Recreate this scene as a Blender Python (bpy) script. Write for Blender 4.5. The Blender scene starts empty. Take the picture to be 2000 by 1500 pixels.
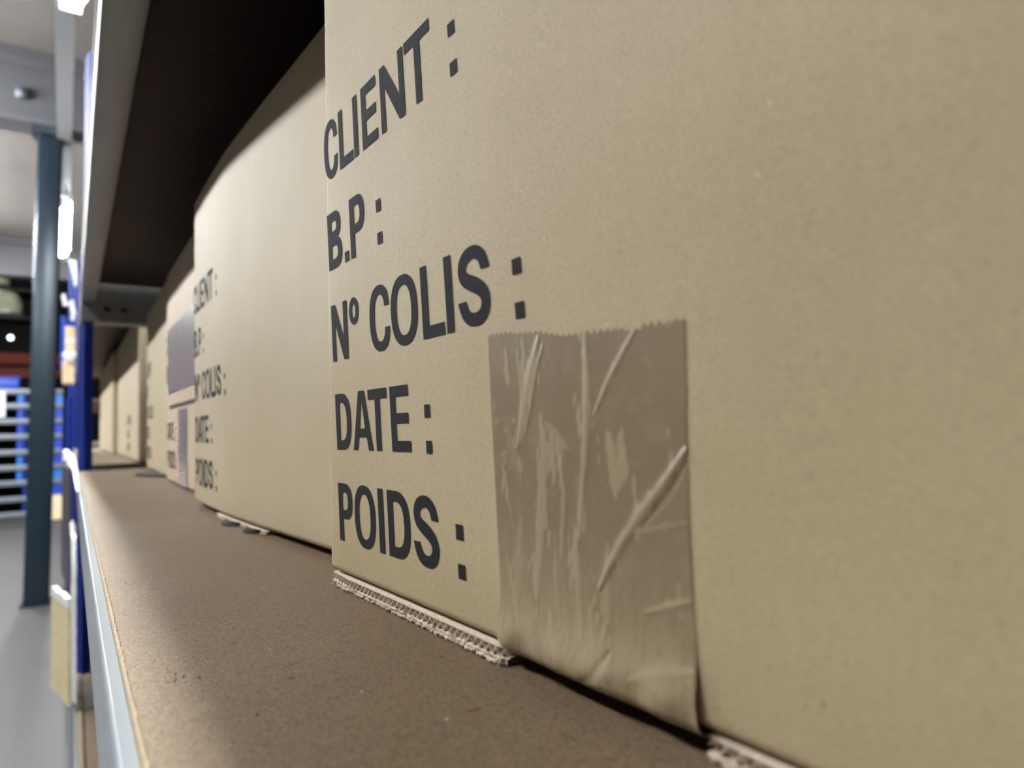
import bpy, bmesh, math, random
import numpy as np
from mathutils import Vector, Matrix
from mathutils.geometry import tessellate_polygon

random.seed(7)
RNG = np.random.default_rng(11)
SC = bpy.context.scene
COL = SC.collection
U = 0.06                      # one layout unit in metres

# ------------------------------------------------------------------ camera
cam_data = bpy.data.cameras.new('camera')
cam = bpy.data.objects.new('camera', cam_data)
COL.objects.link(cam)
ROT = ((0.8341, -0.0079, -0.5515), (-0.5508, -0.0658, -0.8321), (-0.0297, 0.9978, -0.0593))
def orthonormal(m):
    x = Vector((m[0][0], m[1][0], m[2][0])).normalized()
    z = Vector((m[0][2], m[1][2], m[2][2])); z = (z - x * z.dot(x)).normalized()
    y = z.cross(x)
    return Matrix(((x.x, y.x, z.x), (x.y, y.y, z.y), (x.z, y.z, z.z)))
cam.matrix_world = Matrix.Translation((0, 0, U)) @ orthonormal(ROT).to_4x4()
cam_data.sensor_width = 36.0
cam_data.lens = 23.4
cam_data.clip_start = 0.005
cam_data.clip_end = 200
cam_data.dof.use_dof = True
cam_data.dof.focus_distance = 3.85 * U
cam_data.dof.aperture_fstop = 11.5
SC.camera = cam

# ------------------------------------------------------------------ world, exposure
world = bpy.data.worlds.new('warehouse_air'); SC.world = world
world.use_nodes = True
world.node_tree.nodes['Background'].inputs[0].default_value = (0.80, 0.86, 0.95, 1)
world.node_tree.nodes['Background'].inputs[1].default_value = 0.10
SC.view_settings.view_transform = 'Standard'
SC.view_settings.look = 'None'
SC.view_settings.gamma = 1
SC.view_settings.use_curve_mapping = False
SC.view_settings.exposure = -0.17
SC.cycles.use_denoising = True
LAMP = 230.0                  # emission of the trunking tubes
LAMP_FILL = 200.0             # emission of the fill tube added to brighten the nearest box
LAMP_AISLE = 430.0            # emission of the stronger aisle tubes

# ------------------------------------------------------------------ helpers
def V(x, y, z): return np.array([x, y, z], float)

def tag(o, label=None, cat=None, group=None, kind=None):
    if label: o['label'] = label
    if cat: o['category'] = cat
    if group: o['group'] = group
    if kind: o['kind'] = kind
    return o

def thing(name, loc, label, cat, group=None):
    o = bpy.data.objects.new(name, None); COL.objects.link(o)
    o.location = Vector(loc) * U
    o.empty_display_size = 0.02
    return tag(o, label, cat, group)

class MB:
    """collects geometry given in layout units"""
    def __init__(s): s.v = []; s.f = []
    def add(s, vs, fs):
        n = len(s.v); s.v += [tuple(map(float, q)) for q in vs]
        s.f += [tuple(i + n for i in f) for f in fs]
    def box(s, a, b, bev=0.0):
        x0, y0, z0 = a; x1, y1, z1 = b
        if bev <= 0:
            s.add([(x0,y0,z0),(x1,y0,z0),(x1,y1,z0),(x0,y1,z0),(x0,y0,z1),(x1,y0,z1),(x1,y1,z1),(x0,y1,z1)],
                  [(0,3,2,1),(4,5,6,7),(0,1,5,4),(1,2,6,5),(2,3,7,6),(3,0,4,7)])
        else:
            bm = bmesh.new(); bmesh.ops.create_cube(bm, size=1)
            for q in bm.verts:
                q.co = Vector(((x0+x1)/2+q.co.x*(x1-x0), (y0+y1)/2+q.co.y*(y1-y0), (z0+z1)/2+q.co.z*(z1-z0)))
            bmesh.ops.bevel(bm, geom=bm.edges[:], offset=bev, segments=3, affect='EDGES', profile=0.5)
            bm.verts.index_update()
            s.add([q.co[:] for q in bm.verts], [[q.index for q in f.verts] for f in bm.faces]); bm.free()
    def prism(s, prof, y0, y1, cap=True):
        """closed (x,z) profile run along Y"""
        n = len(prof)
        vs = [(x, y0, z) for x, z in prof] + [(x, y1, z) for x, z in prof]
        fs = [(i, (i+1) % n, n+(i+1) % n, n+i) for i in range(n)]
        if cap:
            tri = tessellate_polygon([[Vector((x, z, 0)) for x, z in prof]])
            fs += [tuple(t) for t in tri] + [tuple(n+q for q in t[::-1]) for t in tri]
        s.add(vs, fs)
    def prismx(s, prof, x0, x1):
        """closed (y,z) profile run along X"""
        n = len(prof)
        vs = [(x0, y, z) for y, z in prof] + [(x1, y, z) for y, z in prof]
        fs = [(i, (i+1) % n, n+(i+1) % n, n+i) for i in range(n)]
        tri = tessellate_polygon([[Vector((y, z, 0)) for y, z in prof]])
        fs += [tuple(t) for t in tri] + [tuple(n+q for q in t[::-1]) for t in tri]
        s.add(vs, fs)
    def prismz(s, prof, z0, z1):
        n = len(prof)
        vs = [(x, y, z0) for x, y in prof] + [(x, y, z1) for x, y in prof]
        fs = [(i, (i+1) % n, n+(i+1) % n, n+i) for i in range(n)]
        tri = tessellate_polygon([[Vector((x, y, 0)) for x, y in prof]])
        fs += [tuple(t) for t in tri] + [tuple(n+q for q in t[::-1]) for t in tri]
        s.add(vs, fs)
    def tube(s, pts, r, seg=10, cap=True):
        pts = [np.array(p, float) for p in pts]; rings = []
        rs = r if hasattr(r, '__len__') else [r]*len(pts)
        for i, p in enumerate(pts):
            t = pts[min(i+1, len(pts)-1)] - pts[max(i-1, 0)]; t /= np.linalg.norm(t)
            a = np.cross(t, (0, 0, 1)) if abs(t[2]) < .9 else np.cross(t, (1, 0, 0))
            a /= np.linalg.norm(a); b = np.cross(t, a)
            rings.append([p + rs[i]*(a*math.cos(k*2*math.pi/seg)+b*math.sin(k*2*math.pi/seg)) for k in range(seg)])
        vs = [q for ring in rings for q in ring]; fs = []
        for i in range(len(pts)-1):
            for k in range(seg):
                fs.append((i*seg+k, i*seg+(k+1) % seg, (i+1)*seg+(k+1) % seg, (i+1)*seg+k))
        if cap:
            fs.append(tuple(range(seg))[::-1]); fs.append(tuple((len(pts)-1)*seg+k for k in range(seg)))
        s.add(vs, fs)
    def grid(s, P):
        """P[i][j] array of points"""
        P = np.asarray(P); n, m = P.shape[:2]
        idx = np.arange(n*m).reshape(n, m)
        s.add(P.reshape(-1, 3), np.stack([idx[:-1, :-1], idx[1:, :-1], idx[1:, 1:], idx[:-1, 1:]], -1).reshape(-1, 4).tolist())
    def build(s, name, m, parent=None, smooth=False, recalc=True, attr=None):
        me = bpy.data.meshes.new(name)
        off = np.array(parent_origin(parent)) if parent else np.zeros(3)
        me.from_pydata([tuple((np.array(q)-off)*U) for q in s.v], [], s.f)
        if recalc:
            bm = bmesh.new(); bm.from_mesh(me); bmesh.ops.recalc_face_normals(bm, faces=bm.faces); bm.to_mesh(me); bm.free()
        if attr is not None:
            for key, val in attr.items():
                a = me.attributes.new(key, 'FLOAT', 'POINT'); a.data.foreach_set('value', np.asarray(val, np.float32))
        if smooth:
            me.shade_smooth()
        me.materials.append(m)
        o = bpy.data.objects.new(name, me); COL.objects.link(o)
        if parent: o.parent = parent
        return o

def parent_origin(o):
    p = Vector((0, 0, 0))
    while o is not None: p = p + o.location; o = o.parent
    return p / U

def single(name, mb, m, label, cat, origin, group=None, smooth=False, kind=None):
    """a thing that is one mesh, with its origin at its base"""
    o = mb.build(name, m, None, smooth)
    d = Vector(origin) * U
    o.data.transform(Matrix.Translation(-d)); o.location = d
    return tag(o, label, cat, group, kind)

def auto_smooth(o, deg=35):
    o.data.shade_smooth()
    bm = bmesh.new(); bm.from_mesh(o.data)
    for e in bm.edges:
        if len(e.link_faces) == 2 and e.calc_face_angle(0) > math.radians(deg): e.smooth = False
    bm.to_mesh(o.data); bm.free()
    return o

# ------------------------------------------------------------------ materials
def srgb(r, g, b):
    f = lambda c: ((c/255)/12.92 if c/255 <= .04045 else (((c/255)+.055)/1.055)**2.4)
    return (f(r), f(g), f(b), 1)

class NT:
    def __init__(s, name):
        s.m = bpy.data.materials.new(name); s.m.use_nodes = True
        s.t = s.m.node_tree; s.b = s.t.nodes['Principled BSDF']
        s.co = s.t.nodes.new('ShaderNodeTexCoord').outputs['Object']
    def n(s, kind, **kw):
        q = s.t.nodes.new(kind)
        for k, v in kw.items():
            if k.startswith('i_'): q.inputs[k[2:].replace('_', ' ')].default_value = v
            else: setattr(q, k, v)
        return q
    def l(s, a, b): s.t.links.new(a, b)
    def scaled(s, sx, sy, sz):
        q = s.n('ShaderNodeMapping'); q.inputs['Scale'].default_value = (sx, sy, sz); s.l(s.co, q.inputs[0]); return q.outputs[0]
    def noise(s, scale, detail=3, rough=.55, vec=None):
        q = s.n('ShaderNodeTexNoise'); q.inputs['Scale'].default_value = scale; q.inputs['Detail'].default_value = detail
        q.inputs['Roughness'].default_value = rough; s.l(vec or s.co, q.inputs['Vector']); return q.outputs['Fac']
    def ramp(s, fac, stops):
        q = s.n('ShaderNodeValToRGB'); r = q.color_ramp
        while len(r.elements) < len(stops): r.elements.new(.5)
        for e, (p, c) in zip(r.elements, stops): e.position = p; e.color = c if len(c) == 4 else (*c, 1)
        s.l(fac, q.inputs[0]); return q.outputs[0]
    def fac(s, fac, a, b):
        q = s.n('ShaderNodeMapRange'); q.inputs[1].default_value = a; q.inputs[2].default_value = b; s.l(fac, q.inputs[0]); return q.outputs[0]
    def mix(s, fac, a, b, mode='MIX'):
        q = s.n('ShaderNodeMix', data_type='RGBA', blend_type=mode)
        if isinstance(fac, float): q.inputs[0].default_value = fac
        else: s.l(fac, q.inputs[0])
        for i, c in ((6, a), (7, b)):
            if isinstance(c, tuple): q.inputs[i].default_value = c
            else: s.l(c, q.inputs[i])
        return q.outputs[2]
    def bump(s, h, strength, dist):
        q = s.n('ShaderNodeBump'); q.inputs['Strength'].default_value = strength; q.inputs['Distance'].default_value = dist
        s.l(h, q.inputs['Height']); s.l(q.outputs[0], s.b.inputs['Normal'])
    def out(s, col, rough=.6, metal=0.0, spec=.5):
        if isinstance(col, tuple): s.b.inputs['Base Color'].default_value = col
        else: s.l(col, s.b.inputs['Base Color'])
        if isinstance(rough, float): s.b.inputs['Roughness'].default_value = rough
        else: s.l(rough, s.b.inputs['Roughness'])
        s.b.inputs['Metallic'].default_value = metal
        s.b.inputs['Specular IOR Level'].default_value = spec
        return s.m

def simple(name, col, rough=.5, metal=0.0, spec=.5, vary=.12, scale=40):
    k = NT(name)
    n = k.noise(scale, 3)
    d = tuple(c*(1-vary) for c in col[:3]) + (1,)
    e = tuple(min(1, c*(1+vary)) for c in col[:3]) + (1,)
    return k.out(k.mix(k.fac(n, .3, .7), d, e), rough, metal, spec)

def kraft(name, a, b, fleck=.62):
    k = NT(name)
    big = k.fac(k.noise(14, 3), .3, .7)
    c = k.mix(big, a, b)
    streak = k.fac(k.noise(1, 3, .6, k.scaled(260, 260, 6)), .35, .65)      # faint lines of the fluting
    c = k.mix(k.n('ShaderNodeMath', operation='MULTIPLY', i_Value=.10).outputs[0], c, c)
    q = k.n('ShaderNodeMath', operation='MULTIPLY'); k.l(streak, q.inputs[0]); q.inputs[1].default_value = .10
    c = k.mix(q.outputs[0], c, tuple(x*.80 for x in a[:3])+(1,))
    fine = k.noise(1250, 5, .75)
    f1 = k.n('ShaderNodeMath', operation='MULTIPLY'); k.l(k.fac(fine, .46, .30), f1.inputs[0]); f1.inputs[1].default_value = fleck
    c = k.mix(f1.outputs[0], c, tuple(x*.45 for x in a[:3])+(1,))
    f2 = k.n('ShaderNodeMath', operation='MULTIPLY'); k.l(k.fac(fine, .55, .72), f2.inputs[0]); f2.inputs[1].default_value = fleck
    c = k.mix(f2.outputs[0], c, tuple(min(1, x*1.35) for x in b[:3])+(1,))
    dots = k.noise(620, 2, .5)
    c = k.mix(k.fac(dots, .78, .81), c, srgb(70, 55, 40))
    pale = k.noise(700, 2, .5, k.scaled(1, 1, .6))
    c = k.mix(k.fac(pale, .765, .80), c, srgb(225, 215, 190))
    k.bump(k.noise(1500, 4, .7), .25, .0004)
    return k.out(c, .62, 0, .35)

M = {}
M['kraft'] = kraft('kraft_board', srgb(187, 168, 132), srgb(196, 178, 143))
M['kraft_far'] = kraft('kraft_board_pale', srgb(190, 173, 139), srgb(198, 182, 150), .25)
M['kraft_pink'] = kraft('kraft_board_rosy', srgb(202, 179, 150), srgb(208, 187, 160), .25)
M['torn'] = simple('torn_paper', srgb(214, 200, 178), .85, 0, .2, .2, 900)
M['ink'] = simple('printing_ink', srgb(36, 36, 40), .8, 0, .15, .25, 600)

def tape_material():
    k = NT('brown_packing_tape')
    at = k.n('ShaderNodeAttribute', attribute_name='loose').outputs['Fac']
    blot = k.fac(k.noise(150, 4, .6), .52, .66)
    patch = k.fac(k.noise(26, 2), .35, .65)
    c = k.mix(patch, srgb(138, 119, 90), srgb(146, 126, 98))
    q = k.n('ShaderNodeMath', operation='MULTIPLY'); k.l(blot, q.inputs[0]); q.inputs[1].default_value = .30
    c = k.mix(q.outputs[0], c, srgb(164, 147, 116))
    c = k.mix(at, c, srgb(174, 158, 126))
    fine = k.noise(1500, 3, .6)
    c = k.mix(k.fac(fine, .62, .75), c, srgb(164, 148, 120))
    k.bump(k.noise(160, 3, .6), .12, .0006)
    k.b.inputs['Coat Weight'].default_value = .15; k.b.inputs['Coat Roughness'].default_value = .12
    return k.out(c, .40, 0, .45)
M['tape'] = tape_material()
M['tape_grey'] = simple('grey_violet_tape', srgb(150, 138, 138), .3, 0, .5, .08, 30)

def hardboard(name, a, b, spec=.5):
    k = NT(name)
    c = k.mix(k.fac(k.noise(9, 3), .3, .7), a, b)
    fib = k.noise(1, 4, .7, k.scaled(1700, 900, 1200))
    c = k.mix(k.fac(fib, .54, .36), c, tuple(x*.55 for x in a[:3])+(1,))
    c = k.mix(k.fac(fib, .60, .80), c, tuple(min(1, x*1.45) for x in b[:3])+(1,))
    spot = k.noise(210, 2, .5)
    c = k.mix(k.fac(spot, .70, .80), c, srgb(92, 62, 48))
    dust = k.noise(520, 1, .5)
    c = k.mix(k.fac(dust, .80, .82), c, srgb(205, 195, 180))
    k.bump(k.noise(1, 4, .7, k.scaled(2600, 1500, 1800)), .35, .0004)
    return k.out(c, .46, 0, spec)
M['board'] = hardboard('hardboard_shelf', srgb(118, 100, 78), srgb(132, 112, 89), .14)
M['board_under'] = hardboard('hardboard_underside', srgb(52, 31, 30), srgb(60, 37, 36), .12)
M['board_edge'] = simple('raw_board_edge', srgb(140, 124, 100), .8, 0, .2, .25, 700)

def painted_steel(name, col, rough=.32, metal=.25):
    k = NT(name)
    n = k.noise(1, 3, .6, k.scaled(60, 6, 60))
    c = k.mix(k.fac(n, .3, .7), tuple(x*.88 for x in col[:3])+(1,), tuple(min(1, x*1.1) for x in col[:3])+(1,))
    scr = k.noise(1, 2, .5, k.scaled(900, 60, 900))
    c = k.mix(k.fac(scr, .70, .78), c, tuple(min(1, x*1.35) for x in col[:3])+(1,))
    return k.out(c, rough, metal, .5)
M['grey_steel'] = painted_steel('grey_painted_steel', srgb(148, 154, 158))
M['beam_grey'] = painted_steel('grey_beam_paint', srgb(150, 150, 150), .45, .1)
M['blue'] = simple('blue_paint', srgb(2, 34, 116), .55, 0, .25, .06)
M['slate'] = painted_steel('slate_column_paint', srgb(30, 44, 54), .30, .1)
M['girder'] = simple('girder_paint', srgb(100, 100, 103), .5, 0, .4, .05)
M['girder_dark'] = simple('girder_flange_paint', srgb(52, 58, 66), .5, 0, .4, .05)
M['white'] = simple('white_enamel', srgb(225, 228, 230), .35, 0, .5, .03)
M['film'] = simple('white_plastic_film', srgb(228, 228, 226), .3, 0, .5, .06, 60)
M['cream'] = simple('cream_board', srgb(206, 192, 150), .6, 0, .4, .1, 60)
M['tan'] = simple('tan_carton', srgb(228, 202, 166), .6, 0, .3, .06)
M['bin_blue'] = simple('blue_plastic', srgb(18, 58, 170), .4, 0, .5, .1, 6)
M['bin_light'] = simple('light_blue_plastic', srgb(28, 108, 185), .4, 0, .5, .08, 6)
M['black'] = simple('black_recess_panel', srgb(6, 6, 10), .8, 0, .2, .1)
M['orange'] = simple('orange_rack_paint', srgb(124, 44, 24), .45, 0, .4, .08)
M['dark'] = simple('dark_plastic', srgb(48, 40, 52), .5, 0, .4, .1)
M['rod'] = painted_steel('zinc_shelf_lip', srgb(118, 123, 132), .4, .3)

def concrete():
    k = NT('concrete_floor')
    c = k.mix(k.fac(k.noise(1.2, 5, .6), .3, .7), srgb(56, 55, 53), srgb(66, 64, 62))
    c = k.mix(k.fac(k.noise(30, 3), .55, .75), c, srgb(50, 49, 48))
    return k.out(c, .5, 0, .35)
M['floor'] = concrete()
M['ceiling'] = simple('mezzanine_deck', srgb(124, 118, 113), .8, 0, .2, .05, 3)
M['wall'] = simple('hall_cladding', srgb(70, 68, 66), .8, 0, .2, .15, 2)

def emitter(name, col, strength):
    m = bpy.data.materials.new(name); m.use_nodes = True
    t = m.node_tree; t.nodes.remove(t.nodes['Principled BSDF'])
    e = t.nodes.new('ShaderNodeEmission'); e.inputs[0].default_value = col; e.inputs[1].default_value = strength
    t.links.new(e.outputs[0], t.nodes['Material Output'].inputs[0]); return m
M['lamp'] = emitter('lamp_diffuser', (.93, .97, 1.0, 1), LAMP)
M['lamp_aisle'] = emitter('aisle_lamp_diffuser', (.95, .97, 1.0, 1), LAMP_AISLE)
M['lamp_fill'] = emitter('fill_lamp_diffuser', (.95, .97, 1.0, 1), LAMP_FILL)
M['spot'] = emitter('far_lamp_glow', (.75, .85, 1.0, 1), 6)

# ------------------------------------------------------------------ the hall (structure)
FLOOR = -19.8
def struct(name, mb, m):
    o = mb.build(name, m); o['kind'] = 'structure'; return o
q = MB(); q.box((-120, -90, FLOOR-2), (90, 460, FLOOR)); struct('floor', q, M['floor'])
q = MB(); q.box((-120, -90, 50.4), (90, 204, 53)); struct('ceiling', q, M['ceiling'])
q = MB(); q.box((-120, 440, FLOOR), (90, 444, 140)); struct('wall_back', q, M['wall'])
def girder(name, yc, m):
    q = MB()
    w = 2.2
    prof = [(yc-w, 40.9), (yc+w, 40.9), (yc+w, 41.6), (yc+.5, 41.9), (yc+.5, 48.6), (yc+w, 49.0), (yc+w, 50.35), (yc-w, 50.35), (yc-w, 49.0), (yc-.5, 48.6), (yc-.5, 41.9), (yc-w, 41.6)]
    q.prismx(prof, -100, 60)
    return struct(name, q, m)
g1 = girder('beam_front', 103.6, M['girder'])
g2 = girder('beam_rear', 203.0, M['girder'])
# round bolt heads on the near girder web
for gx in (-5.6,):
    q = MB(); q.tube([(gx, 102.4, 45.0), (gx, 103.1, 45.0)], .75, 16); b = q.build('bolt_plate', M['rod'], None, True)
    b.parent = g1; b['label'] = 'pale round plate on the girder'

# column: hollow section with base plate and cap
col = thing('steel_column', (-3.5, 104, FLOOR), 'dark slate steel column standing alone on the concrete floor beside the aisle', 'column')
q = MB(); q.box((-4.85, 102.8, FLOOR+.25), (-2.15, 105.4, 40.2), .25); auto_smooth(q.build('shaft', M['slate'], col))
q = MB(); q.box((-5.2, 102.4, FLOOR), (-1.8, 105.8, FLOOR+.25)); q.build('base_plate', M['slate'], col)
q = MB(); q.box((-5.5, 102.2, 40.2), (-1.3, 106, 40.88)); q.build('cap_plate', M['girder_dark'], col)

col.rotation_euler = (0, math.radians(.9), 0)

# ------------------------------------------------------------------ lamps
def lamp(x0, x1, y0, y1, z, label, m='lamp', w=.85):
    """batten: white housing with a glowing diffuser under it"""
    t = thing('batten_lamp', ((x0+x1)/2, (y0+y1)/2, z), label, 'lamp', 'batten lamps under the ceiling')
    sk = lambda y: x0+(x1-x0)*(y-y0)/(y1-y0)
    q = MB()
    q.add([(sk(y)+dx*w, y, z+dz) for y in (y0-.6, y1+.6) for dx, dz in ((-1.3, 1.1), (1.3, 1.1), (1.3, .15), (-1.3, .15))],
          [(0,1,2,3),(7,6,5,4),(0,4,5,1),(1,5,6,2),(2,6,7,3),(3,7,4,0)])
    q.build('housing', M['white'], t)
    q = MB(); q.tube([(x0, y0, z-.25), (x1, y1, z-.25)], w, 16); q.build('diffuser', M[m], t, True)
    for y in (y0-.75, y1+.75):
        q = MB(); q.box((sk(y)-.9*w, y-.25, z-1.0), (sk(y)+.9*w, y+.25, z+.9), .1); q.build('end_cap', M['white'], t)
    return t
tr = thing('cable_trunking', (-1, 80, 39.7), 'long white cable trunking running under the ceiling above the shelf row', 'trunking')
q = MB(); q.add([(x+dx, y, z) for (x, y) in ((.05, -40), (-1.6, 175)) for dx, z in ((-.8, 40.6), (.8, 40.6), (.8, 39.9), (-.8, 39.9))],
      [(0,1,2,3),(7,6,5,4),(0,4,5,1),(1,5,6,2),(2,6,7,3),(3,7,4,0)])
q.build('channel', M['white'], tr)
q = MB(); q.tube([(-1.5, 119, 38.5), (-1.5, 121, 38.5)], .8, 14); q.build('junction_cap', M['white'], tr, True)
lamp(-.15, -.32, 42, 66, 38.6, 'bright tube lamp cut by the top of the picture above the trunking')
lamp(-1.75, -2.05, 127, 160, 38.6, 'bright tube lamp glowing right of the slate column', w=1.1)
lamp(-.33, -.48, 0, 25, 38.6, 'tube lamp of the trunking row right above the nearest boxes')
lamp(-.15, -.28, -42, -17, 38.6, 'tube lamp of the trunking row behind the camera')
lamp(-29, -29, 10, 38, 38.6, 'added fill tube lamp over the aisle, out of frame to the left', 'lamp_fill')  # unseen lamp added as fill for the nearest box
for i, y in enumerate((74, 116, 158)):
    lamp(-29, -29, y, y+30, 38.6, ['aisle tube lamp short of the slate column', 'aisle tube lamp level with the slate column', 'aisle tube lamp far down the aisle'][i], 'lamp_aisle')

# ------------------------------------------------------------------ shelving
LV = 6.4                       # vertical pitch of the levels
def front_beam(parent, z, y0, y1, m, name='front_beam'):
    """step beam; z is the top of the board it carries"""
    prof = [(.118, z-.52), (.118, z-.03), (.121, z-.004), (.127, z+.012), (.134, z+.016), (.142, z+.010), (.182, z-.006), (.182, z-.205), (.60, z-.205), (.60, z-.52)]
    q = MB(); q.prism(prof, y0, y1); return auto_smooth(q.build(name, m, parent), 50)
def shelf_board(parent, z, y0, y1, m):
    q = MB()
    xs = np.concatenate([[.196, .20, .23], np.linspace(.3, 7.3, 8)])
    q.box((.196, y0, z-.2), (7.3, y1, z-.002)); return q.build('shelf_board', m, parent)
Y0, Y1 = -9.0, 22.6
unit = thing('shelving_unit', (.1, 8, FLOOR), 'grey beamed shelving bay carrying the nearest labelled boxes on brown hardboard', 'shelving', 'bays of the shelving row')
b = shelf_board(unit, 0, Y0, Y1, M['board']); b['label'] = 'brown hardboard shelf under the nearest boxes'
front_beam(unit, 0, Y0, 25.6, M['grey_steel'])
# frayed raw edge of the board along the lip
q = MB(); n = 1500
ys = np.linspace(-2, Y1, n)
jag = np.convolve(RNG.random(n), np.ones(4)/4, 'same')
q.grid(np.stack([np.stack([np.full(n, .184), ys, np.full(n, -.012)], 1),
                 np.stack([.190+.004*jag, ys, .001+.004*RNG.random(n)], 1),
                 np.stack([.197+.008*jag, ys, .004+.004*RNG.random(n)], 1),
                 np.stack([.201+.014*jag, ys, np.full(n, -.001)], 1)]))
e = q.build('frayed_board_edge', M['board_edge'], unit); e['label'] = 'pale frayed edge of the hardboard along the lip'
# lower level
shelf_board(unit, -LV, Y0, Y1+2.6, M['board'])
front_beam(unit, -LV, Y0, 25.6, M['grey_steel'])
q = MB(); q.box((.19, Y0, -LV), (.31, Y1+2.6, -LV+.06), .02); e = q.build('board_edge_strip', M['board_edge'], unit); e['label'] = 'pale wooden strip along the lower shelf'
# upper level: closed box beam and dark board
UB = 5.42
q = MB(); q.prism([(.22, UB), (.235, UB-.015), (.62, UB-.015), (.635, UB), (.635, UB+.62), (.22, UB+.62)], Y0, 26.4); auto_smooth(q.build('upper_front_beam', M['beam_grey'], unit), 60)
q = MB(); q.prism([(.20, UB+.62), (.30, UB+.62), (.30, UB+.76), (.20, UB+.76)], Y0, 26.4); q.build('upper_beam_lip', M['beam_grey'], unit)
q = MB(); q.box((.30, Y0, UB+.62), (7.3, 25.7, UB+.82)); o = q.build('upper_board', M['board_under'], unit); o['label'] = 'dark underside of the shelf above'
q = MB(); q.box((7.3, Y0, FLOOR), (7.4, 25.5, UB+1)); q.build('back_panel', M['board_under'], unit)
# upright: folded profile, the aisle flange set at an angle
def upright(parent, x0, x1, y, z0, z1):
    w = x1-x0
    prof = [(x0, y+.5), (x0+.40*w, y), (x1, y), (x1, y+.12), (x0+.42*w, y+.12), (x0+.12*w, y+.5), (x0+.12*w, y+1.1), (x0, y+1.1)]
    q = MB(); q.prismz(prof, z0, z1); return q.build('upright', M['blue'], parent)
upright(unit, .17, .575, 25.8, FLOOR, 4.72)
upright(unit, .30, .62, 25.8, 6.3, 14)
upright(unit, 6.9, 7.3, 25.8, FLOOR, 14)
def cross_member(parent, z0, z1, y, m):
    q = MB(); q.prismx([(y, z0), (y-.12, z0+.05), (y-.12, z1-.05), (y, z1), (y+.5, z1), (y+.5, z0)], .24, 7.2)
    o = q.build('cross_member', m, parent)
    for hx in (.95, 1.45):
        p = MB(); p.tube([(hx, y-.2, z0+.45), (hx, y-.1, z0+.45)], .08, 12); p.build('bolt', M['girder_dark'], o, True)
    return o
cross_member(unit, 4.74, 6.15, 25.9, M['beam_grey'])
cross_member(unit, -.55, -.08, 24.3, M['girder_dark'])  # darker grey carries the shade in the gap between the boards
# next bay along
unit2 = thing('shelving_unit', (.1, 40, FLOOR), 'far shelving bay past the blue upright holding the two most distant boxes', 'shelving', 'bays of the shelving row')
shelf_board(unit2, 0, 27.4, 68, M['board'])
front_beam(unit2, 0, 27.3, 68, M['grey_steel'])
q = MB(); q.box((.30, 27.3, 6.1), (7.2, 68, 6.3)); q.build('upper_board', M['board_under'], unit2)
q = MB(); q.box((.22, 27.3, 5.7), (.6, 68, 6.3)); q.build('upper_front_beam', M['beam_grey'], unit2)
shelf_board(unit2, -LV, 27.4, 68, M['board'])
front_beam(unit2, -LV, 27.3, 68, M['grey_steel'])
upright(unit2, .12, .58, 68, FLOOR, 16)

# ------------------------------------------------------------------ cartons
class Face:
    """front face: far (left) edge first; P(u, z, off) gives a point off the face towards the aisle"""
    def __init__(s, pts):
        p = np.array(pts, float); d = np.r_[0, np.cumsum(np.hypot(*np.diff(p, axis=0).T))]
        uu = np.linspace(0, d[-1], 200)
        x = np.interp(uu, d, p[:, 0]); y = np.interp(uu, d, p[:, 1])
        k = np.hanning(31); k /= k.sum()
        lin = x[0]+(x[-1]-x[0])*uu/uu[-1]
        r = np.pad(x-lin, 15, mode='reflect', reflect_type='odd')
        s.x = lin+np.convolve(r, k, 'valid'); s.y = y; s.u = uu; s.L = uu[-1]
        nx = -np.gradient(-s.y, uu); ny = -np.gradient(s.x, uu)
        ln = np.hypot(nx, ny); s.nx = nx/ln; s.ny = ny/ln
    def P(s, u, z, off=0.0):
        u = np.asarray(u, float); z = np.asarray(z, float)
        x = np.interp(u, s.u, s.x); y = np.interp(u, s.u, s.y)
        x = np.where(u < 0, s.x[0]+(s.x[0]-s.x[1])/(s.u[1])*(-u), x); y = np.where(u < 0, s.y[0]-u, y)
        nx = np.interp(u, s.u, s.nx); ny = np.interp(u, s.u, s.ny)
        return np.stack(np.broadcast_arrays(x+nx*off, y+ny*off, z), -1)

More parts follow.
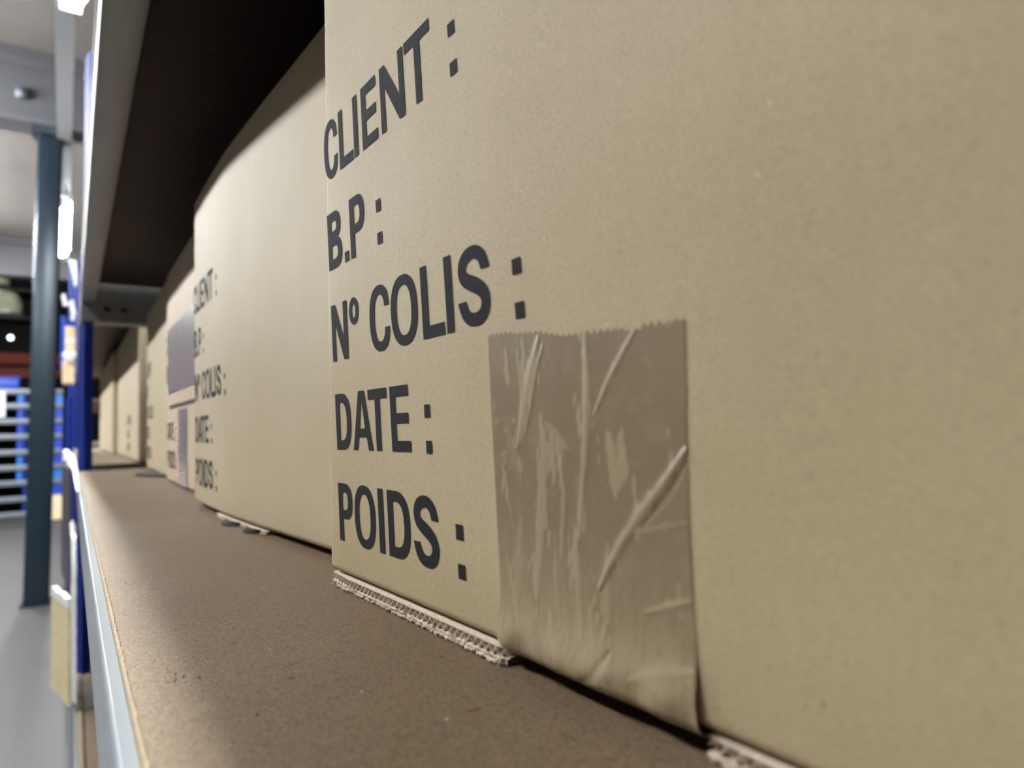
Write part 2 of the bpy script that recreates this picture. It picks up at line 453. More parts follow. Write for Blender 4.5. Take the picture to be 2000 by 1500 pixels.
def carton_body(parent, face, z0, z1, depth, m, r=.045):
    """closed carton: plan outline with folded corners, rounded top and bottom folds"""
    n = 60
    us = np.linspace(r*1.2, face.L-r*1.2, n)
    fr = face.P(us, 0)[:, :2]
    a = np.array(face.P(0, 0))[:2]; b = np.array(face.P(face.L, 0))[:2]
    d = b-a; d /= np.linalg.norm(d); inn = np.array([-d[1], d[0]])
    if inn[0] < 0: inn = -inn
    def arc(c, e0, e1):
        return [c+r*(math.cos(t)*e0+math.sin(t)*e1) for t in np.linspace(0, math.pi/2, 5)]
    cs = []
    cs += list(fr)
    cs += arc(b-d*r+inn*r, -inn, d)[1:]
    c2 = b+inn*depth; cs += arc(c2-d*r-inn*r, d, inn)
    c3 = a+inn*depth; cs += arc(c3+d*r-inn*r, inn, -d)
    cs += arc(a+d*r+inn*r, -d, -inn)[:-1]
    cs = np.array(cs); cen = cs.mean(0)
    # outward normals of the outline
    t = np.roll(cs, -1, 0)-np.roll(cs, 1, 0); nn = np.stack([t[:, 1], -t[:, 0]], 1); nn /= np.linalg.norm(nn, axis=1)[:, None]
    if ((cs-cen)*nn).sum() < 0: nn = -nn
    rows = []
    ang = np.linspace(0, math.pi/2, 5)
    lv = [(z0+r*(1-math.sin(q)), r*(1-math.cos(q))) for q in ang[::-1]][::-1]
    lv = [(z0+r*(1-math.cos(q)) , r*(1-math.sin(q))) for q in ang]
    lv += [(z, 0) for z in np.linspace(z0+r, z1-r, 14)[1:-1]]
    lv += [(z1-r*(1-math.sin(q)), r*(1-math.cos(q))) for q in ang]
    for z, ins in lv:
        p = cs-nn*ins
        rows.append(np.c_[p, np.full(len(p), z)])
    q = MB(); R = np.array(rows); k = R.shape[1]
    vs = R.reshape(-1, 3); fs = []
    for i in range(len(rows)-1):
        for j in range(k): fs.append((i*k+j, i*k+(j+1) % k, (i+1)*k+(j+1) % k, (i+1)*k+j))
    for base in (0, (len(rows)-1)*k):
        tri = tessellate_polygon([[Vector((x, y, 0)) for x, y, _ in vs[base:base+k]]])
        fs += [tuple(base+w for w in t3) for t3 in tri]
    q.add(vs, fs)
    return q.build('carton_body', m, parent, True)

# --- lettering drawn as outlines; x in units of cap height
def superarc(cx, cy, rx, ry, t0, t1, n=28, e=2.35):
    o = []
    for t in np.linspace(t0, t1, n):
        c, s_ = math.cos(t), math.sin(t)
        o.append((cx+rx*math.copysign(abs(c)**(2/e), c), cy+ry*math.copysign(abs(s_)**(2/e), s_)))
    return o
def rect(x0, y0, x1, y1): return [(x0, y0), (x1, y0), (x1, y1), (x0, y1)]
PI = math.pi
def glyph(ch, w, s, h=.165):
    """list of (outline, holes); w width, s stem, h bar thickness, cap height 1"""
    if ch == 'I': return [(rect(0, 0, s, 1), [])]
    if ch == 'L': return [([(0, 0), (w, 0), (w, h), (s, h), (s, 1), (0, 1)], [])]
    if ch == 'T': 
        m = w/2; return [([(m-s/2, 0), (m+s/2, 0), (m+s/2, 1-h), (w, 1-h), (w, 1), (0, 1), (0, 1-h), (m-s/2, 1-h)], [])]
    if ch == 'E': return [([(0, 0), (w, 0), (w, h), (s, h), (s, .5-h*.45), (w*.93, .5-h*.45), (w*.93, .5+h*.5), (s, .5+h*.5), (s, 1-h), (w*.97, 1-h), (w*.97, 1), (0, 1)], [])]
    if ch == 'N': return [([(0, 0), (s*.92, 0), (s*.92, .66), (w-s*1.05, 0), (w, 0), (w, 1), (w-s*.92, 1), (w-s*.92, .36), (s*1.05, 1), (0, 1)], [])]
    if ch == 'A': 
        m = w/2; k = s*.62
        return [([(0, 0), (s*.95, 0), (s*.95+.085*w, .22), (w-s*.95-.085*w, .22), (w-s*.95, 0), (w, 0), (m+k, 1), (m-k, 1)],
                 [[(s*.95+.145*w, .365), (m, .85), (w-s*.95-.145*w, .365)]])]
    if ch == 'O': return [(superarc(w/2, .5, w/2, .515, 0, 2*PI, 61)[:-1], [superarc(w/2, .5, w/2-s, .515-h*.9, 0, 2*PI, 49)[:-1]])]
    if ch == 'o': return [(superarc(w/2, .5, w/2, .5, 0, 2*PI, 41, 2)[:-1], [superarc(w/2, .5, w/2-s, .5-s*.95, 0, 2*PI, 33, 2)[:-1]])]
    if ch == 'D':
        ou = [(0, 0)]+superarc(w*.40, .5, w*.60, .5, -PI/2, PI/2, 31, 2.5)+[(0, 1)]
        ho = [(s, h)]+superarc(w*.40, .5, w*.60-s, .5-h, -PI/2, PI/2, 25, 2.5)+[(s, 1-h)]
        return [(ou, [ho])]
    if ch == 'P':
        ou = [(0, 0), (s, 0), (s, .39)]+superarc(w*.52, .695, w*.48, .305, -PI/2, PI/2, 25, 2.4)+[(0, 1)]
        ho = [(s, .39+h*.9)]+superarc(w*.50, .695, w*.50-s*.98, .305-h*.92, -PI/2, PI/2, 19, 2.4)+[(s, 1-h)]
        return [(ou, [ho])]
    if ch == 'B':
        ou = [(0, 0)]+superarc(w*.52, .27, w*.48, .27, -PI/2, PI*.42, 21, 2.4)+superarc(w*.50, .755, w*.45, .245, -PI*.40, PI/2, 21, 2.4)+[(0, 1)]
        h1 = [(s, h)]+superarc(w*.50, .27+.01, w*.50-s, .27-h+.01, -PI/2, PI/2, 17, 2.4)+[(s, .56-h*.35)]
        h2 = [(s, .585+h*.35)]+superarc(w*.48, .745, w*.47-s, .255-h, -PI/2, PI/2, 17, 2.4)+[(s, 1-h)]
        h1[-1] = (s, h1[-2][1]); h2[0] = (s, h2[1][1])
        return [(ou, [h1, h2])]
    if ch == 'C':
        a0 = .20*PI; a1 = 2*PI-.20*PI
        ou = superarc(w*.52, .5, w*.52, .515, a0, a1, 49); i_ = superarc(w*.52, .5, w*.52-s, .515-h*.9, a0*.92, 2*PI-a0*.92, 41)
        ou[0] = (w*.985, .665); ou[-1] = (w*.985, .335)
        i_[0] = (w-s*.99, .665); i_[-1] = (w-s*.99, .335)
        ou.insert(1, (w*.965, .735)); ou.insert(-1, (w*.965, .265))
        return [(ou+i_[::-1], [])]
    if ch == 'S':
        c = [(.875, .665), (.80, .83), (.64, .905), (.48, .918), (.30, .885), (.185, .80), (.165, .70), (.23, .61), (.40, .548), (.60, .488), (.78, .41), (.855, .29), (.80, .165), (.66, .095), (.50, .082), (.32, .105), (.19, .19), (.115, .345)]
        c = np.array(c); c[:, 0] = (c[:, 0]-.5)*(w-s*.0)*1.02+.5*w
        t = np.arange(len(c)); tt = np.linspace(0, len(c)-1, 90)
        # smooth the centre line
        cc = np.stack([np.interp(tt, t, c[:, i]) for i in (0, 1)], 1)
        kern = np.hanning(11); kern /= kern.sum()
        pad = np.pad(cc, ((5, 5), (0, 0)), mode='reflect', reflect_type='odd')
        cc = np.stack([np.convolve(pad[:, i], kern, 'valid') for i in (0, 1)], 1)
        d = np.gradient(cc, axis=0); d /= np.linalg.norm(d, axis=1)[:, None]
        nrm = np.stack([-d[:, 1], d[:, 0]], 1)
        th = h*.5+(s-h)*.5*np.abs(d[:, 1])+.015*np.exp(-((tt-8.7)/2)**2)
        L, R_ = cc+nrm*th[:, None], cc-nrm*th[:, None]
        L[0, 1] = R_[0, 1] = .665; L[-1, 1] = R_[-1, 1] = .335
        return [(list(map(tuple, L))+list(map(tuple, R_[::-1])), [])]
    if ch == '.': return [(rect(0, 0, s, s*1.0), [])]

# every glyph: character, left edge, right edge (along the face), stem
LINES = {
 'client': (2.660, 3.050, [('C', .000, .236), ('L', .262, .476), ('I', .495, .560), ('E', .622, .838), ('N', .888, 1.182), ('T', 1.200, 1.478)], (1.650, 1.712, 2.650, 2.718, 2.850, 2.916), .064),
 'bp': (2.045, 2.425, [('B', .050, .280), ('.', .320, .378), ('P', .420, .638)], (.805, .867, 2.042, 2.111, 2.234, 2.306), .066),
 'colis': (1.435, 1.806, [('N', .098, .356), ('C', .690, .958), ('O', .974, 1.282), ('L', 1.328, 1.546), ('I', 1.568, 1.636), ('S', 1.684, 1.952)], (2.116, 2.178, 1.423, 1.491, 1.607, 1.674), .067),
 'date': (.868, 1.222, [('D', .148, .390), ('A', .414, .700), ('T', .652, .905), ('E', .946, 1.172)], (1.335, 1.393, .863, .928, 1.041, 1.108), .067),
 'poids': (.299, .656, [('P', .176, .394), ('O', .426, .722), ('I', .766, .838), ('D', .888, 1.152), ('S', 1.190, 1.454)], (1.616, 1.680, .298, .366, .474, .545), .068),
}
SHEAR = .075
def print_line(parent, face, key, dz=0.0, du=0.0, off=.003):
    zb, zt, gl, cl, s = LINES[key]; H = zt-zb
    q = MB()
    def put(polys, u0, zbase, hh):
        for ou, holes in polys:
            loops = [ou]+holes
            pts = [p for lp in loops for p in lp]
            tri = tessellate_polygon([[Vector((x, y, 0)) for x, y in lp] for lp in loops])
            P = np.array(pts); zz = zbase+P[:, 1]*hh
            uu = u0+P[:, 0]*hh+SHEAR*((zb+zt)/2-zz)
            q.add(face.P(uu+du, zz+dz, off), [tuple(t) for t in tri])
    for ch, a, b in gl:
        put(glyph(ch, (b-a)/H, s/H), a, zb, H)
    if key == 'colis': put(glyph('o', .143/.170, .045/.170), .392, 1.634, .170)
    u0, u1, a0, a1, b0, b1 = cl
    for za, zc in ((a0, a1), (b0, b1)):
        put([(rect(0, 0, (u1-u0)/(zc-za), 1), [])], u0, za, zc-za)
    return q.build('printed_line', M['ink'], parent, False)

def torn_flap(parent, face, u0, u1, zt, seed, reach=.0):
    """cut and frayed edge of the bottom flap: two liners with fluting between, rags and fibres below"""
    rg = np.random.default_rng(seed); q = MB()
    n = int((u1-u0)*160); us = np.linspace(u0, u1, n)
    def sm(k, a): 
        r = np.convolve(rg.random(n+k), np.ones(k)/k, 'valid')[:n]; return (r-.5)*2*a
    env = np.clip((us-u0)/.25, 0, 1)*np.clip((u1-us)/.06, 0, 1)
    kz = zt/.088
    top = zt-.006+sm(60, .006*kz)
    def ply(zf, zb, of, thick, deep):
        a = face.P(us, zf, of); b = face.P(us, zf-thick, of); c = face.P(us, zb-thick, of-deep); d = face.P(us, zb, of-deep)
        q.grid(np.stack([d, a, b, c], 0))
    out = reach-.012+.018*env
    ply(top-.008, top-.008, out-.004+sm(25, .004), .007, .5)                               # upper liner
    # fluting: wave between liners, seen end on
    ph = us*2*math.pi/.052
    zf = top-(.034+.016*np.sin(ph)+sm(7, .003))*kz
    ply(zf, zf, out-.006+sm(9, .003), .006, .35)
    mid = top-(.056+sm(40, .004))*kz
    ply(mid, mid, out+.004+sm(4, .012), .008*kz, .5)                                    # lower liner
    low = np.maximum(mid-(.018+sm(9, .010))*kz, .013)
    ply(low, low*.6+.004, out-.002+sm(3, .020)+.012*env, .008, .3)                   # ragged ply hanging under it
    # fibres and curls
    for _ in range(int((u1-u0)*34)):
        u = rg.uniform(u0+.05, u1-.01); z = rg.uniform(.010, zt*.42); L = rg.uniform(.015, .05)
        du, dz, do = rg.normal(0, 1), rg.normal(-.3, .6), rg.uniform(.1, .9)
        nn = math.sqrt(du*du+dz*dz+do*do); k = np.linspace(0, 1, 5)
        cu = rg.normal(0, .012)
        p = face.P(u+du/nn*L*k, np.clip(z+dz/nn*L*k+cu*k*k, .006, 1), reach+do/nn*L*k)
        q.tube(p, [.0035, .0034, .003, .002, .001], 4)
    o = q.build('torn_flap', M['torn'], parent, False); o['label'] = 'pale torn corrugated edge'
    return o

def wrinkle_tape(parent, face, nu, nv, uL, uR, ztopL, ztopR, zb, strokes, m, teeth=32, seed=3, wrap=True):
    """strip of packing tape stuck to the face, cut in teeth on top, wrapped under the bottom fold"""
    rg = np.random.default_rng(seed)
    a = np.linspace(0, 1, nu); v = np.linspace(0, 1, nv)
    A, B = np.meshgrid(a, v, indexing='xy')
    low = 1-np.exp(-B*0)*1
    uu = uL+A*(uR-uL)+.062*(B**1.2)*(1-A)+(.0)*B
    uu += A*(-.018*np.sin(B*PI)+.012*B**8)
    saw = np.abs(((a*teeth) % 1)-.5)*2
    amp = .016+.006*np.sin(a*23)
    ztop = ztopL+(ztopR-ztopL)*a+saw*amp-.012+.010*np.sin(a*9.1)-.02*np.exp(-((a-.80)/.03)**2)+.02*np.clip((a-.9)/.1, 0, 1)
    R0 = .055
    ln = (ztop-(zb+R0))                                   # flat run
    wr = R0*PI/2+.12 if wrap else 0
    tot = ln+wr
    d = B*tot[None, :]
    zz = np.where(d < ln[None, :], ztop[None, :]-d, 0.0); off = np.zeros_like(zz)
    over = d-ln[None, :]
    th = np.clip(over/R0, 0, PI/2)
    zz = np.where(over >= 0, zb+R0-R0*np.sin(th), zz)
    off = np.where(over >= 0, -R0*(1-np.cos(th)), 0.0)
    off -= np.clip(over-R0*PI/2, 0, None)
    if not wrap: zz = ztop[None, :]+(zb-ztop[None, :])*B; off *= 0
    # belly where the tape bridges the fold, crease ripples low down
    off += .030*np.exp(-((zz-.14)/.10)**2)*(over < R0*1.2)
    off += .010*np.exp(-((zz-.12)/.06)**2)*np.sin(A*17+2*np.sin(A*7))*(over < R0)
    wob = np.zeros_like(zz)
    for k_ in range(14):
        fx, fz = rg.normal(0, 60), rg.normal(0, 30); wob += np.sin(uu*fx+zz*fz+rg.uniform(0, 6.28))*.27
    h = np.zeros_like(zz); loose = np.zeros_like(zz)
    for pts, wd, ht, lo in strokes:
        pts = np.array(pts, float)
        best = np.full(zz.shape, 9.0); par = np.zeros_like(zz); cum = 0; tl = np.sum(np.hypot(*np.diff(pts, axis=0).T))
        for p, r in zip(pts[:-1], pts[1:]):
            e = r-p; L = np.hypot(*e)
            t = np.clip(((uu-p[0])*e[0]+(zz-p[1])*e[1])/(L*L), 0, 1)
            dd = np.hypot(uu-(p[0]+t*e[0]), zz-(p[1]+t*e[1]))
            k = dd < best; best = np.where(k, dd, best); par = np.where(k, (cum+t*L)/tl, par); cum += L
        w = wd*(.25+.75*np.sin(np.clip(par, 0, 1)*PI)**.7)
        g = np.exp(-(best/w)**2)
        h += ht*g
        loose = np.maximum(loose, lo*np.clip((1.15-best*(1+.55*wob)/w)*3, 0, 1))
    veil = np.clip((.62-zz)/.45, 0, 1)*.6*np.clip(.75+.5*wob, 0, 1)            # the lower half never stuck well
    spots = np.clip((wob-.85)*3, 0, 1)*.35*np.exp(-((uu-2.12)/.14)**2-((zz-.92)/.16)**2)
    loose = np.maximum(np.maximum(loose, veil), spots)
    off += h*.24+.003
    q = MB(); q.grid(face.P(uu, np.maximum(zz, .006), off))
    o = q.build('tape_strip', m, parent, True, attr={'loose': loose.reshape(-1)})
    return o

# strokes of the wrinkles on the nearest box: points (u, z), width, height, looseness
STROKES = STROKES_DATA = [
 ([(2.275, 1.33), (2.235, 1.24), (2.190, 1.12), (2.150, 1.00), (2.115, .90)], .028, .014, .95),
 ([(2.300, 1.30), (2.255, 1.20), (2.215, 1.08), (2.17, .95)], .012, .010, .6),
 ([(2.275, 1.02), (2.290, .90), (2.275, .76), (2.255, .62), (2.235, .48), (2.22, .36)], .034, .008, .8),
 ([(2.30, 1.00), (2.36, .94), (2.43, .90)], .024, .004, .6),
 ([(2.540, 1.33), (2.545, 1.18), (2.535, 1.02), (2.515, .86), (2.490, .70), (2.475, .58)], .020, .012, .85),
 ([(2.80, 1.31), (2.72, 1.22), (2.64, 1.12), (2.575, 1.02)], .012, .012, .6),
 ([(2.64, .96), (2.66, .84), (2.665, .74)], .030, .006, .8),
 ([(2.975, .91), (2.88, .80), (2.78, .70), (2.69, .60), (2.62, .50), (2.57, .42)], .020, .022, .75),
 ([(2.975, .87), (2.89, .76), (2.79, .665)], .012, -.012, .0),
 ([(2.975, .46), (2.88, .42), (2.78, .385)], .012, .012, .6),
 ([(2.975, .69), (2.86, .66), (2.74, .63)], .010, .006, .4),
 ([(2.40, .78), (2.385, .62), (2.37, .50)], .012, .008, .7),
 ([(2.46, .62), (2.455, .48), (2.46, .34), (2.475, .22)], .022, .008, .8),
 ([(2.62, .58), (2.605, .46), (2.60, .34)], .024, .006, .7),
 ([(2.13, .62), (2.10, .46), (2.09, .30)], .026, .006, .55),
 ([(2.34, .52), (2.335, .38), (2.36, .24)], .014, .008, .6),
 ([(1.995, .86), (2.04, .70), (2.085, .54)], .0035, .005, .75),
 ([(2.02, .46), (2.07, .30), (2.13, .16)], .010, .008, .75),
 ([(2.05, 1.32), (2.06, 1.24), (2.07, 1.16)], .012, .005, .7),
 ([(2.13, 1.30), (2.15, 1.18), (2.165, 1.06)], .014, .006, .7),
 ([(2.30, .30), (2.33, .20), (2.40, .12)], .020, .016, .5),
 ([(2.52, .34), (2.55, .22), (2.62, .13)], .020, .014, .6),
 ([(2.97, .25), (2.84, .215), (2.72, .16)], .022, .012, .6),
 ([(2.62, .22), (2.55, .12), (2.48, .09)], .022, -.02, .0),
 ([(2.03, .98), (2.05, .97)], .020, .002, .7), ([(2.08, .94), (2.10, .90)], .016, .002, .7), ([(2.04, .88), (2.00, .87)], .014, .002, .6),
 ([(2.09, 1.02), (2.10, 1.00)], .016, .002, .6), ([(2.12, .86), (2.13, .80)], .016, .002, .6), ([(1.96, 1.02), (1.99, 1.00)], .012, .002, .4),
]

GRP = 'cardboard parcel boxes in a row on the shelf'
F1 = Face([(1.419, 4.36), (1.455, 3.6), (1.500, 2.45), (1.545, 1.40), (1.66, -1.55)])
box1 = thing('cardboard_box', (1.5, 1.5, 0), 'nearest kraft carton with sharp black lettering and brown tape low on its front', 'cardboard box', GRP)
carton_body(box1, F1, .088, 4.30, 5.2, M['kraft'])
for k in LINES: print_line(box1, F1, k)
wrinkle_tape(box1, F1, 330, 300, 1.926, 2.990, 1.383, 1.283, .06, STROKES, M['tape'])
torn_flap(box1, F1, .02, 1.99, .088, 5)
torn_flap(box1, F1, 2.99, 5.6, .088, 6)

def patch(parent, face, u0, u1, z0, z1, m, off=.006, name='tape_patch'):
    q = MB(); n = 24
    uu, zz = np.meshgrid(np.linspace(u0, u1, n), np.linspace(z0, z1, n))
    q.grid(face.P(uu, zz, off+.004*np.sin(uu*9)*np.sin(zz*7))); return q.build(name, m, parent, True)

F2 = Face([(1.440, 10.30), (1.440, 9.3), (1.462, 8.1), (1.55, 6.77), (1.672, 5.17), (1.71, 4.55)])
box2 = thing('cardboard_box', (1.55, 7.4, 0), 'second carton from the camera with blurred black lettering and a bulging front', 'cardboard box', GRP)
carton_body(box2, F2, .05, 4.30, 5.2, M['kraft_far'], .06)
for k in LINES: print_line(box2, F2, k)
torn_flap(box2, F2, 1.6, 3.6, .048, 8, .0)
q = MB()
for u0, u1, o in ((2.25, 2.80, .12), (3.05, 3.5, .10)):
    q.grid([[F2.P(u, .010+.035*j, o*(1-j*.5)*math.sin((u-u0)/(u1-u0)*PI)+.01) for u in np.linspace(u0, u1, 12)] for j in range(2)])
q.build('gap_shade', M['black'], box2, True)  # black strips standing in for the shaded gaps under this box

F3 = Face([(1.69, 15.9), (1.69, 14.5), (1.70, 12.4), (1.75, 10.5)])
box3 = thing('cardboard_box', (1.7, 13, 0), 'third carton along with a violet grey tape patch above a dark seam', 'cardboard box', GRP)
carton_body(box3, F3, .02, 4.42, 5.0, M['kraft_pink'], .06)
for k in ('client', 'bp', 'date', 'poids'): print_line(box3, F3, k)
o = patch(box3, F3, .35, 5.3, 1.82, 3.15, M['tape_grey'], .012); o['label'] = 'wide violet grey tape patch'
patch(box3, F3, 1.93, 2.98, .05, 1.45, M['tape_grey'], .010)
q = MB(); q.grid([[F3.P(u, z, .004) for u in np.linspace(.55, 5.2, 12)] for z in (1.50, 1.575)]); q.build('seam', M['dark'], box3)

F4 = Face([(1.86, 22.5), (1.85, 20), (1.83, 17.9), (1.84, 16.2)])
box4 = thing('cardboard_box', (1.85, 19.3, 0), 'fourth carton along, last one before the blue upright', 'cardboard box', GRP)
carton_body(box4, F4, .02, 4.62, 5.0, M['kraft_far'], .06)
for k in LINES: print_line(box4, F4, k)
F5 = Face([(2.0, 40.3), (2.0, 33), (2.02, 27.6)])
box5 = thing('cardboard_box', (2.0, 34, 0), 'pale carton behind the dark gap, right of the most distant box', 'cardboard box', GRP)
carton_body(box5, F5, .02, 5.55, 4.8, M['kraft_far'], .08)
for k in ('date', 'poids', 'colis'): print_line(box5, F5, k, 0, 7.2)
F6 = Face([(1.80, 60), (1.82, 50), (1.84, 41.6)])
box6 = thing('cardboard_box', (1.82, 51, 0), 'most distant carton of the row, next to the blue upright', 'cardboard box', GRP)
carton_body(box6, F6, .02, 5.55, 4.8, M['kraft_far'], .08)

# torn scrap of card lying on the shelf under the gap
q = MB()
sc_pts = [(1.30, 18.6), (1.52, 17.9), (1.86, 17.2), (1.82, 18.4), (1.80, 20.5), (1.55, 19.7)]
q.prismz(sc_pts, .004, .05); single('card_scrap', q, M['dark'], 'small dark scrap lying on the shelf before the fourth box', 'scrap', (1.6, 18.6, .004))

# crumbs on the shelf
q = MB(); rg = random.Random(4)
for _ in range(26):
    x, y = rg.choice([(.42, 3.05), (.36, 3.15), (.55, 2.6), (.34, 5.2)]); x += rg.gauss(0, .025); y += rg.gauss(0, .06)
    r = rg.uniform(.002, .006); c = np.array((x, y, r*.6)); n0 = len(q.v)
    bm = bmesh.new(); bmesh.ops.create_icosphere(bm, subdivisions=1, radius=r)
    q.add([(c[0]+w.co.x*rg.uniform(.7, 1.5), c[1]+w.co.y*rg.uniform(.7, 1.8), c[2]+w.co.z*.6) for w in bm.verts], [[w.index for w in f.verts] for f in bm.faces]); bm.free()
single('dirt_crumbs', q, M['dark'], 'dark specks of dirt scattered on the brown shelf near the lip', 'dirt', (.42, 3.05, 0), kind='stuff')

# ------------------------------------------------------------------ things around the post and the levels below
# cream sheet leaning out of the level below
q = MB()
a = np.array((-.46, 24.6)); b = np.array((-.03, 22.4)); d = (b-a)/np.linalg.norm(b-a); nrm = np.array((d[1], -d[0])); nrm = nrm if nrm[0] > 0 else -nrm
def slab(q, a, b, nrm, th, z0, z1, n=10):
    rows = []
    for k in range(n+1):
        p = a+(b-a)*k/n; rows.append([(*(p), z0), (*(p+nrm*th), z0), (*(p+nrm*th), z1+.03*math.sin(k*1.3)), (*p, z1+.03*math.sin(k*1.3))])
    R = np.array(rows); vs = R.reshape(-1, 3); fs = []
    for k in range(n):
        for j in range(4): fs.append((k*4+j, k*4+(j+1) % 4, k*4+4+(j+1) % 4, k*4+4+j))
    fs += [(0, 1, 2, 3), (n*4+3, n*4+2, n*4+1, n*4)]
    q.add(vs, fs)
slab(q, a, b, nrm, .10, -6.36, -3.5)
cream = thing('cream_panel', (-.2, 23.5, -6.38), 'cream board sheet sticking out of the shelf level below into the aisle', 'board')
q.build('sheet', M['cream'], cream)
q = MB(); slab(q, a-nrm*.012, b-nrm*.012, nrm, .124, -3.72, -3.47); q.build('white_rim', M['film'], cream)

def ribbon(name, pts, width, m, label, cat, crumple=.02, seed=1, group=None):
    """crumpled strip of film along 3-D points, width per point (vector)"""
    rg = np.random.default_rng(seed); pts = np.array(pts, float); t = np.arange(len(pts)); tt = np.linspace(0, len(pts)-1, len(pts)*8)
    c = np.stack([np.interp(tt, t, pts[:, i]) for i in range(3)], 1)
    k = np.hanning(9); k /= k.sum(); pad = np.pad(c, ((4, 4), (0, 0)), mode='reflect', reflect_type='odd'); c = np.stack([np.convolve(pad[:, i], k, 'valid') for i in range(3)], 1)
    w = np.array(width, float); w = np.stack([np.interp(tt, t, w[:, i]) for i in range(3)], 1)
    rows = []
    for s in np.linspace(-.5, .5, 7):
        rows.append(c+w*s+rg.normal(0, crumple, c.shape)*(1-abs(s)))
    q = MB(); q.grid(np.array(rows))
    o = single(name, q, m, label, cat, tuple(c[-1]), group, True)
    sm_ = o.modifiers.new('thickness', 'SOLIDIFY'); sm_.thickness = .0004
    return o
ribbon('plastic_film', [(.02, 34, -2.6), (.055, 26, -2.1), (.075, 23.2, -1.8), (.085, 22.2, -2.6), (.09, 22.1, -4.4), (.12, 22.0, -6.3)],
       [(.1, -.1, .2), (.1, -.2, .1), (.11, -.35, 0), (.12, -.4, 0), (.12, -.4, 0), (.11, -.4, 0)], M['film'], 'white plastic film hanging down beside the cream sheet below the shelf', 'plastic film', .008, 2)
ribbon('plastic_film', [(-.30, 34, .18), (-.15, 33, .25), (-.02, 31, .12), (.07, 28, .02), (.09, 24, .035), (.10, 18, .03), (.105, 14, .03)],
       [(0, .6, .5), (.05, .5, .45), (.18, .4, .3), (.16, .2, .1), (.12, 0, .0), (.08, 0, 0), (.04, 0, 0)], M['film'], 'white plastic film draped over the shelf lip beside the blue upright', 'plastic film', .008, 3)

# cartons and wraps sticking out of bays further down the row
def far_carton(a, b, m, label, name='carton', group=None, tape=True, cat='cardboard box'):
    t = thing(name, ((a[0]+b[0])/2, (a[1]+b[1])/2, a[2]), label, cat, group)
    q = MB(); q.box(a, b, .06); q.build('body', m, t)
    if tape:
        q = MB(); xm = (a[0]+b[0])/2; q.box((a[0]-.01, a[1]-.02, (a[2]+b[2])/2-.12), (b[0]+.01, a[1]+.02, (a[2]+b[2])/2+.12)); q.build('tape_band', M['film'], t)
    return t
unit3 = thing('shelving_unit', (-.3, 75, FLOOR), 'most distant shelving bay, its blue uprights just left of the nearer upright', 'shelving', 'bays of the shelving row')
upright(unit3, -.42, .15, 70, FLOOR, 4.4)
upright(unit3, -.30, .20, 74, 4.6, 17)
for zz in (4.4, .2, -LV):
    front_beam(unit3, zz, 72, 110, M['grey_steel'])
    q = MB(); q.box((.2, 72, zz-.2), (6.5, 110, zz)); q.build('shelf_board', M['board'], unit3)
far_carton((-.46, 60.0, 7.15), (.20, 62.6, 9.3), M['tan'], 'peach carton with a white band, upper of two past the blue upright', group='cartons past the blue upright')
far_carton((-.62, 60.0, 5.0), (.17, 62.4, 6.75), M['tan'], 'sand coloured carton, lower of two past the blue upright', group='cartons past the blue upright', tape=False)
q = MB(); q.box((-.75, 61, 6.2), (-.35, 63, 10.2), .05); single('blue_crate', q, M['bin_blue'], 'blue crate edge peeking out left of the peach carton', 'crate', (-.55, 62, 6.2))
ribbon('plastic_film', [(-.60, 59.6, 7.1), (-.3, 59.5, 6.95), (.05, 59.5, 6.95), (.28, 59.6, 7.15)], [(0, 0, .35), (0, 0, .6), (0, 0, .6), (0, 0, .35)], M['film'], 'white wrap band between the peach and the sand coloured cartons', 'plastic film', .03, 5)
ribbon('plastic_film', [(-.62, 59.5, 11.6), (-.40, 59.5, 10.7), (-.1, 59.5, 11.3), (.06, 59.5, 10.3), (.03, 59.5, 9.7)], [(.25, 0, .2), (.3, 0, .1), (.3, 0, .2), (.3, 0, 0), (.2, 0, 0)], M['film'], 'loop of white plastic wrap above the peach carton', 'plastic film', .03, 6)
ribbon('plastic_film', [(-.05, 59.0, 14.2), (.12, 59.0, 13.3), (.2, 59, 12.2)], [(.5, 0, 0), (.4, 0, 0), (.2, 0, 0)], M['film'], 'small white plastic tuft highest beside the grey upper beam', 'plastic film', .03, 7)
# dark sheets in the level below, further on
q = MB(); slab(q, np.array((-.55, 58.)), np.array((-.05, 48.)), np.array((1., .05)), .12, -8.5, -.9); single('dark_panel', q, M['dark'], 'dark violet sheet standing in the level below past the blue upright', 'board', (-.3, 53, -8.5))

# tan carton on the floor beside the far rack
far_carton((-4.15, 207, FLOOR), (-1.85, 215.5, -14.3), M['tan'], 'tan carton on the floor right of the slate column, under the rack', tape=False)

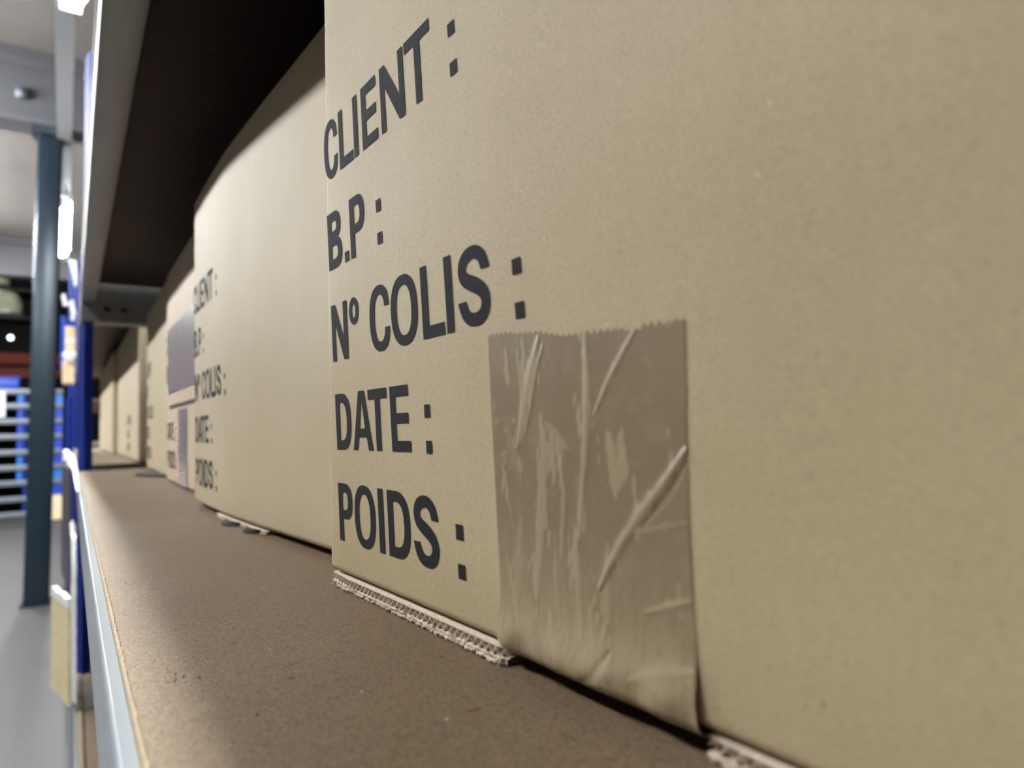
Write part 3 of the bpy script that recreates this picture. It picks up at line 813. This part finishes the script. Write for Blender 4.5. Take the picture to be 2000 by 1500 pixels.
# ------------------------------------------------------------------ slatted rack in the background
RY = 217.0
rack = thing('slatted_rack', (-10, RY+4, FLOOR), 'blue rack with nine grey shelves standing behind the slate column', 'rack')
zs = [12.6, 8.75, 4.75, .75, -3.35, -7.35, -11.35, -15.5, -19.5]
for z in zs:
    q = MB(); q.box((-24, RY, z-.05), (-1.9, RY+.4, z+1.35), .15); q.box((-24, RY+.3, z), (-1.9, RY+8, z+.3)); auto_smooth(q.build('shelf', M['rod'], rack))
for x in (-24, -10.6, -5.4):
    q = MB(); q.box((x, RY+.45, FLOOR), (x+.7, RY+1.2, 14)); q.build('rack_upright', M['blue'], rack)
q = MB(); q.box((-24, RY+8, FLOOR), (-1.9, RY+8.2, 14)); q.build('rear_panel', M['black'], rack)
for i, (za, zb_) in enumerate(zip(zs[1:], zs[:-1])):
    for j, (x0, x1) in enumerate(((-11.9, -10.7), (-4.55, -1.95))):
        if j == 0 and i in (6, 7): continue
        q = MB(); z0 = za+.31
        x0_, x1_, zt_ = x0, x1, zb_-.15
        q.box((x0_, RY+.5, z0), (x1_, RY+6, zt_), .1)
        lt = (i in (0, 5)) if j else (i in (0, 4, 5))
        single('storage_bin', q, M['bin_light' if lt else 'bin_blue'],
               ('%s plastic bin on the %s gap of the rack, %s of the slate column' % ('light blue' if lt else 'blue', ['top', 'second', 'third', 'fourth', 'fifth', 'sixth', 'seventh', 'lowest'][i], 'right' if j else 'left')),
               'bin', ((x0+x1)/2, RY+3, z0), 'blue bins in the slatted rack', False)
t = thing('plastic_tote', (-14.5, RY+3, 13.95), 'bright blue tote lying on top of the slatted rack', 'tote')
q = MB(); q.box((-19, RY+.3, 13.96), (-11.5, RY+6, 16.6), .3); auto_smooth(q.build('body', M['bin_blue'], t))
q = MB(); q.box((-19.2, RY+.1, 16.6), (-11.3, RY+6.2, 17.1), .2); q.build('rim', M['bin_blue'], t)
q = MB(); q.box((-17.5, RY-.25, 6.6), (-14.4, RY-.08, 13.2), .05); single('notice_card', q, M['white'], 'white card hanging on the front of the slatted rack', 'card', (-16, RY-.2, 6.6))

# ------------------------------------------------------------------ far hall
pr = thing('pallet_rack', (-30, 335, FLOOR), 'orange pallet rack beams far across the hall behind the slatted rack', 'pallet rack')
for z in (30.6, 25.2):
    q = MB(); q.box((-60, 330, z), (12, 331.5, z+4.4 if z > 30 else z+3.8), .2); q.build('rack_beam', M['orange'], pr)
q = MB(); q.box((-60, 331.5, 33.8), (12, 352, 34.4)); q.build('rack_deck', M['wall'], pr)
for x in (-60, -8, 11):
    q = MB(); q.box((x, 329.0, FLOOR), (x+2, 329.9, 96)); q.build('rack_upright', M['girder_dark'], pr)
def load(x0, x1, z0, h, y, m, label):
    t = thing('wrapped_load', ((x0+x1)/2, y+6, z0), label, 'pallet load', 'loads on the pallet rack')
    rg = np.random.default_rng(int(abs(x0)*10+z0)); rows = []
    for z in np.linspace(0, h, 12):
        ring = []
        for k in range(28):
            an = k*2*PI/28; c, s_ = math.cos(an), math.sin(an)
            r = 1+rg.normal(0, .02); e = 3.5
            ring.append(((x0+x1)/2+(x1-x0)/2*r*math.copysign(abs(c)**(2/e), c)*(1-.25*(z/h)**4), y+6+6*r*math.copysign(abs(s_)**(2/e), s_), z0+z))
        ring.append(ring[0]); rows.append(ring)
    q = MB(); q.grid(np.array(rows)); R = np.array(rows[-1])[:-1]; q.add(R, [tuple(range(len(R)))])
    q.build('wrap', m, t)
    q = MB(); q.box((x0, y, z0-1.6), (x1, y+12, z0), .1); q.build('pallet', M['wall'], t)
M['wrap'] = simple('clear_wrap_over_goods', srgb(176, 180, 150), .25, 0, .6, .25, 1.5)
load(-32, -17, 51.6, 8.7, 332, M['wrap'], 'pale wrapped pallet load, lower and wider of two high on the far rack')
load(-33, -21.5, 63.1, 7.5, 332, M['wrap'], 'pale wrapped pallet load, upper and smaller of two high on the far rack')
q = MB(); q.box((-60, 331.5, 49.2), (12, 352, 49.9)); q.build('rack_deck', M['wall'], pr)
q = MB(); q.box((-60, 331.5, 60.6), (12, 352, 61.3)); q.build('rack_deck', M['wall'], pr)
lamp(-42, -42, 262, 290, 92, 'added tube lamp out of frame, lighting the wrapped loads in the far hall', 'lamp_aisle')  # unseen lamp put in to brighten the wrapped pallet loads
t = thing('wall_lamp', (-20.5, 328.4, 40.5), 'small bluish round lamp glowing far across the dark hall', 'lamp')
q = MB(); q.tube([(-20.5, 328.4, 41), (-20.5, 329.2, 41)], .9, 16); q.build('glass', M['spot'], t, True)
q = MB(); q.tube([(-20.5, 329.2, 41), (-20.5, 330.2, 41)], 1.1, 16); q.build('casing', M['dark'], t, True)
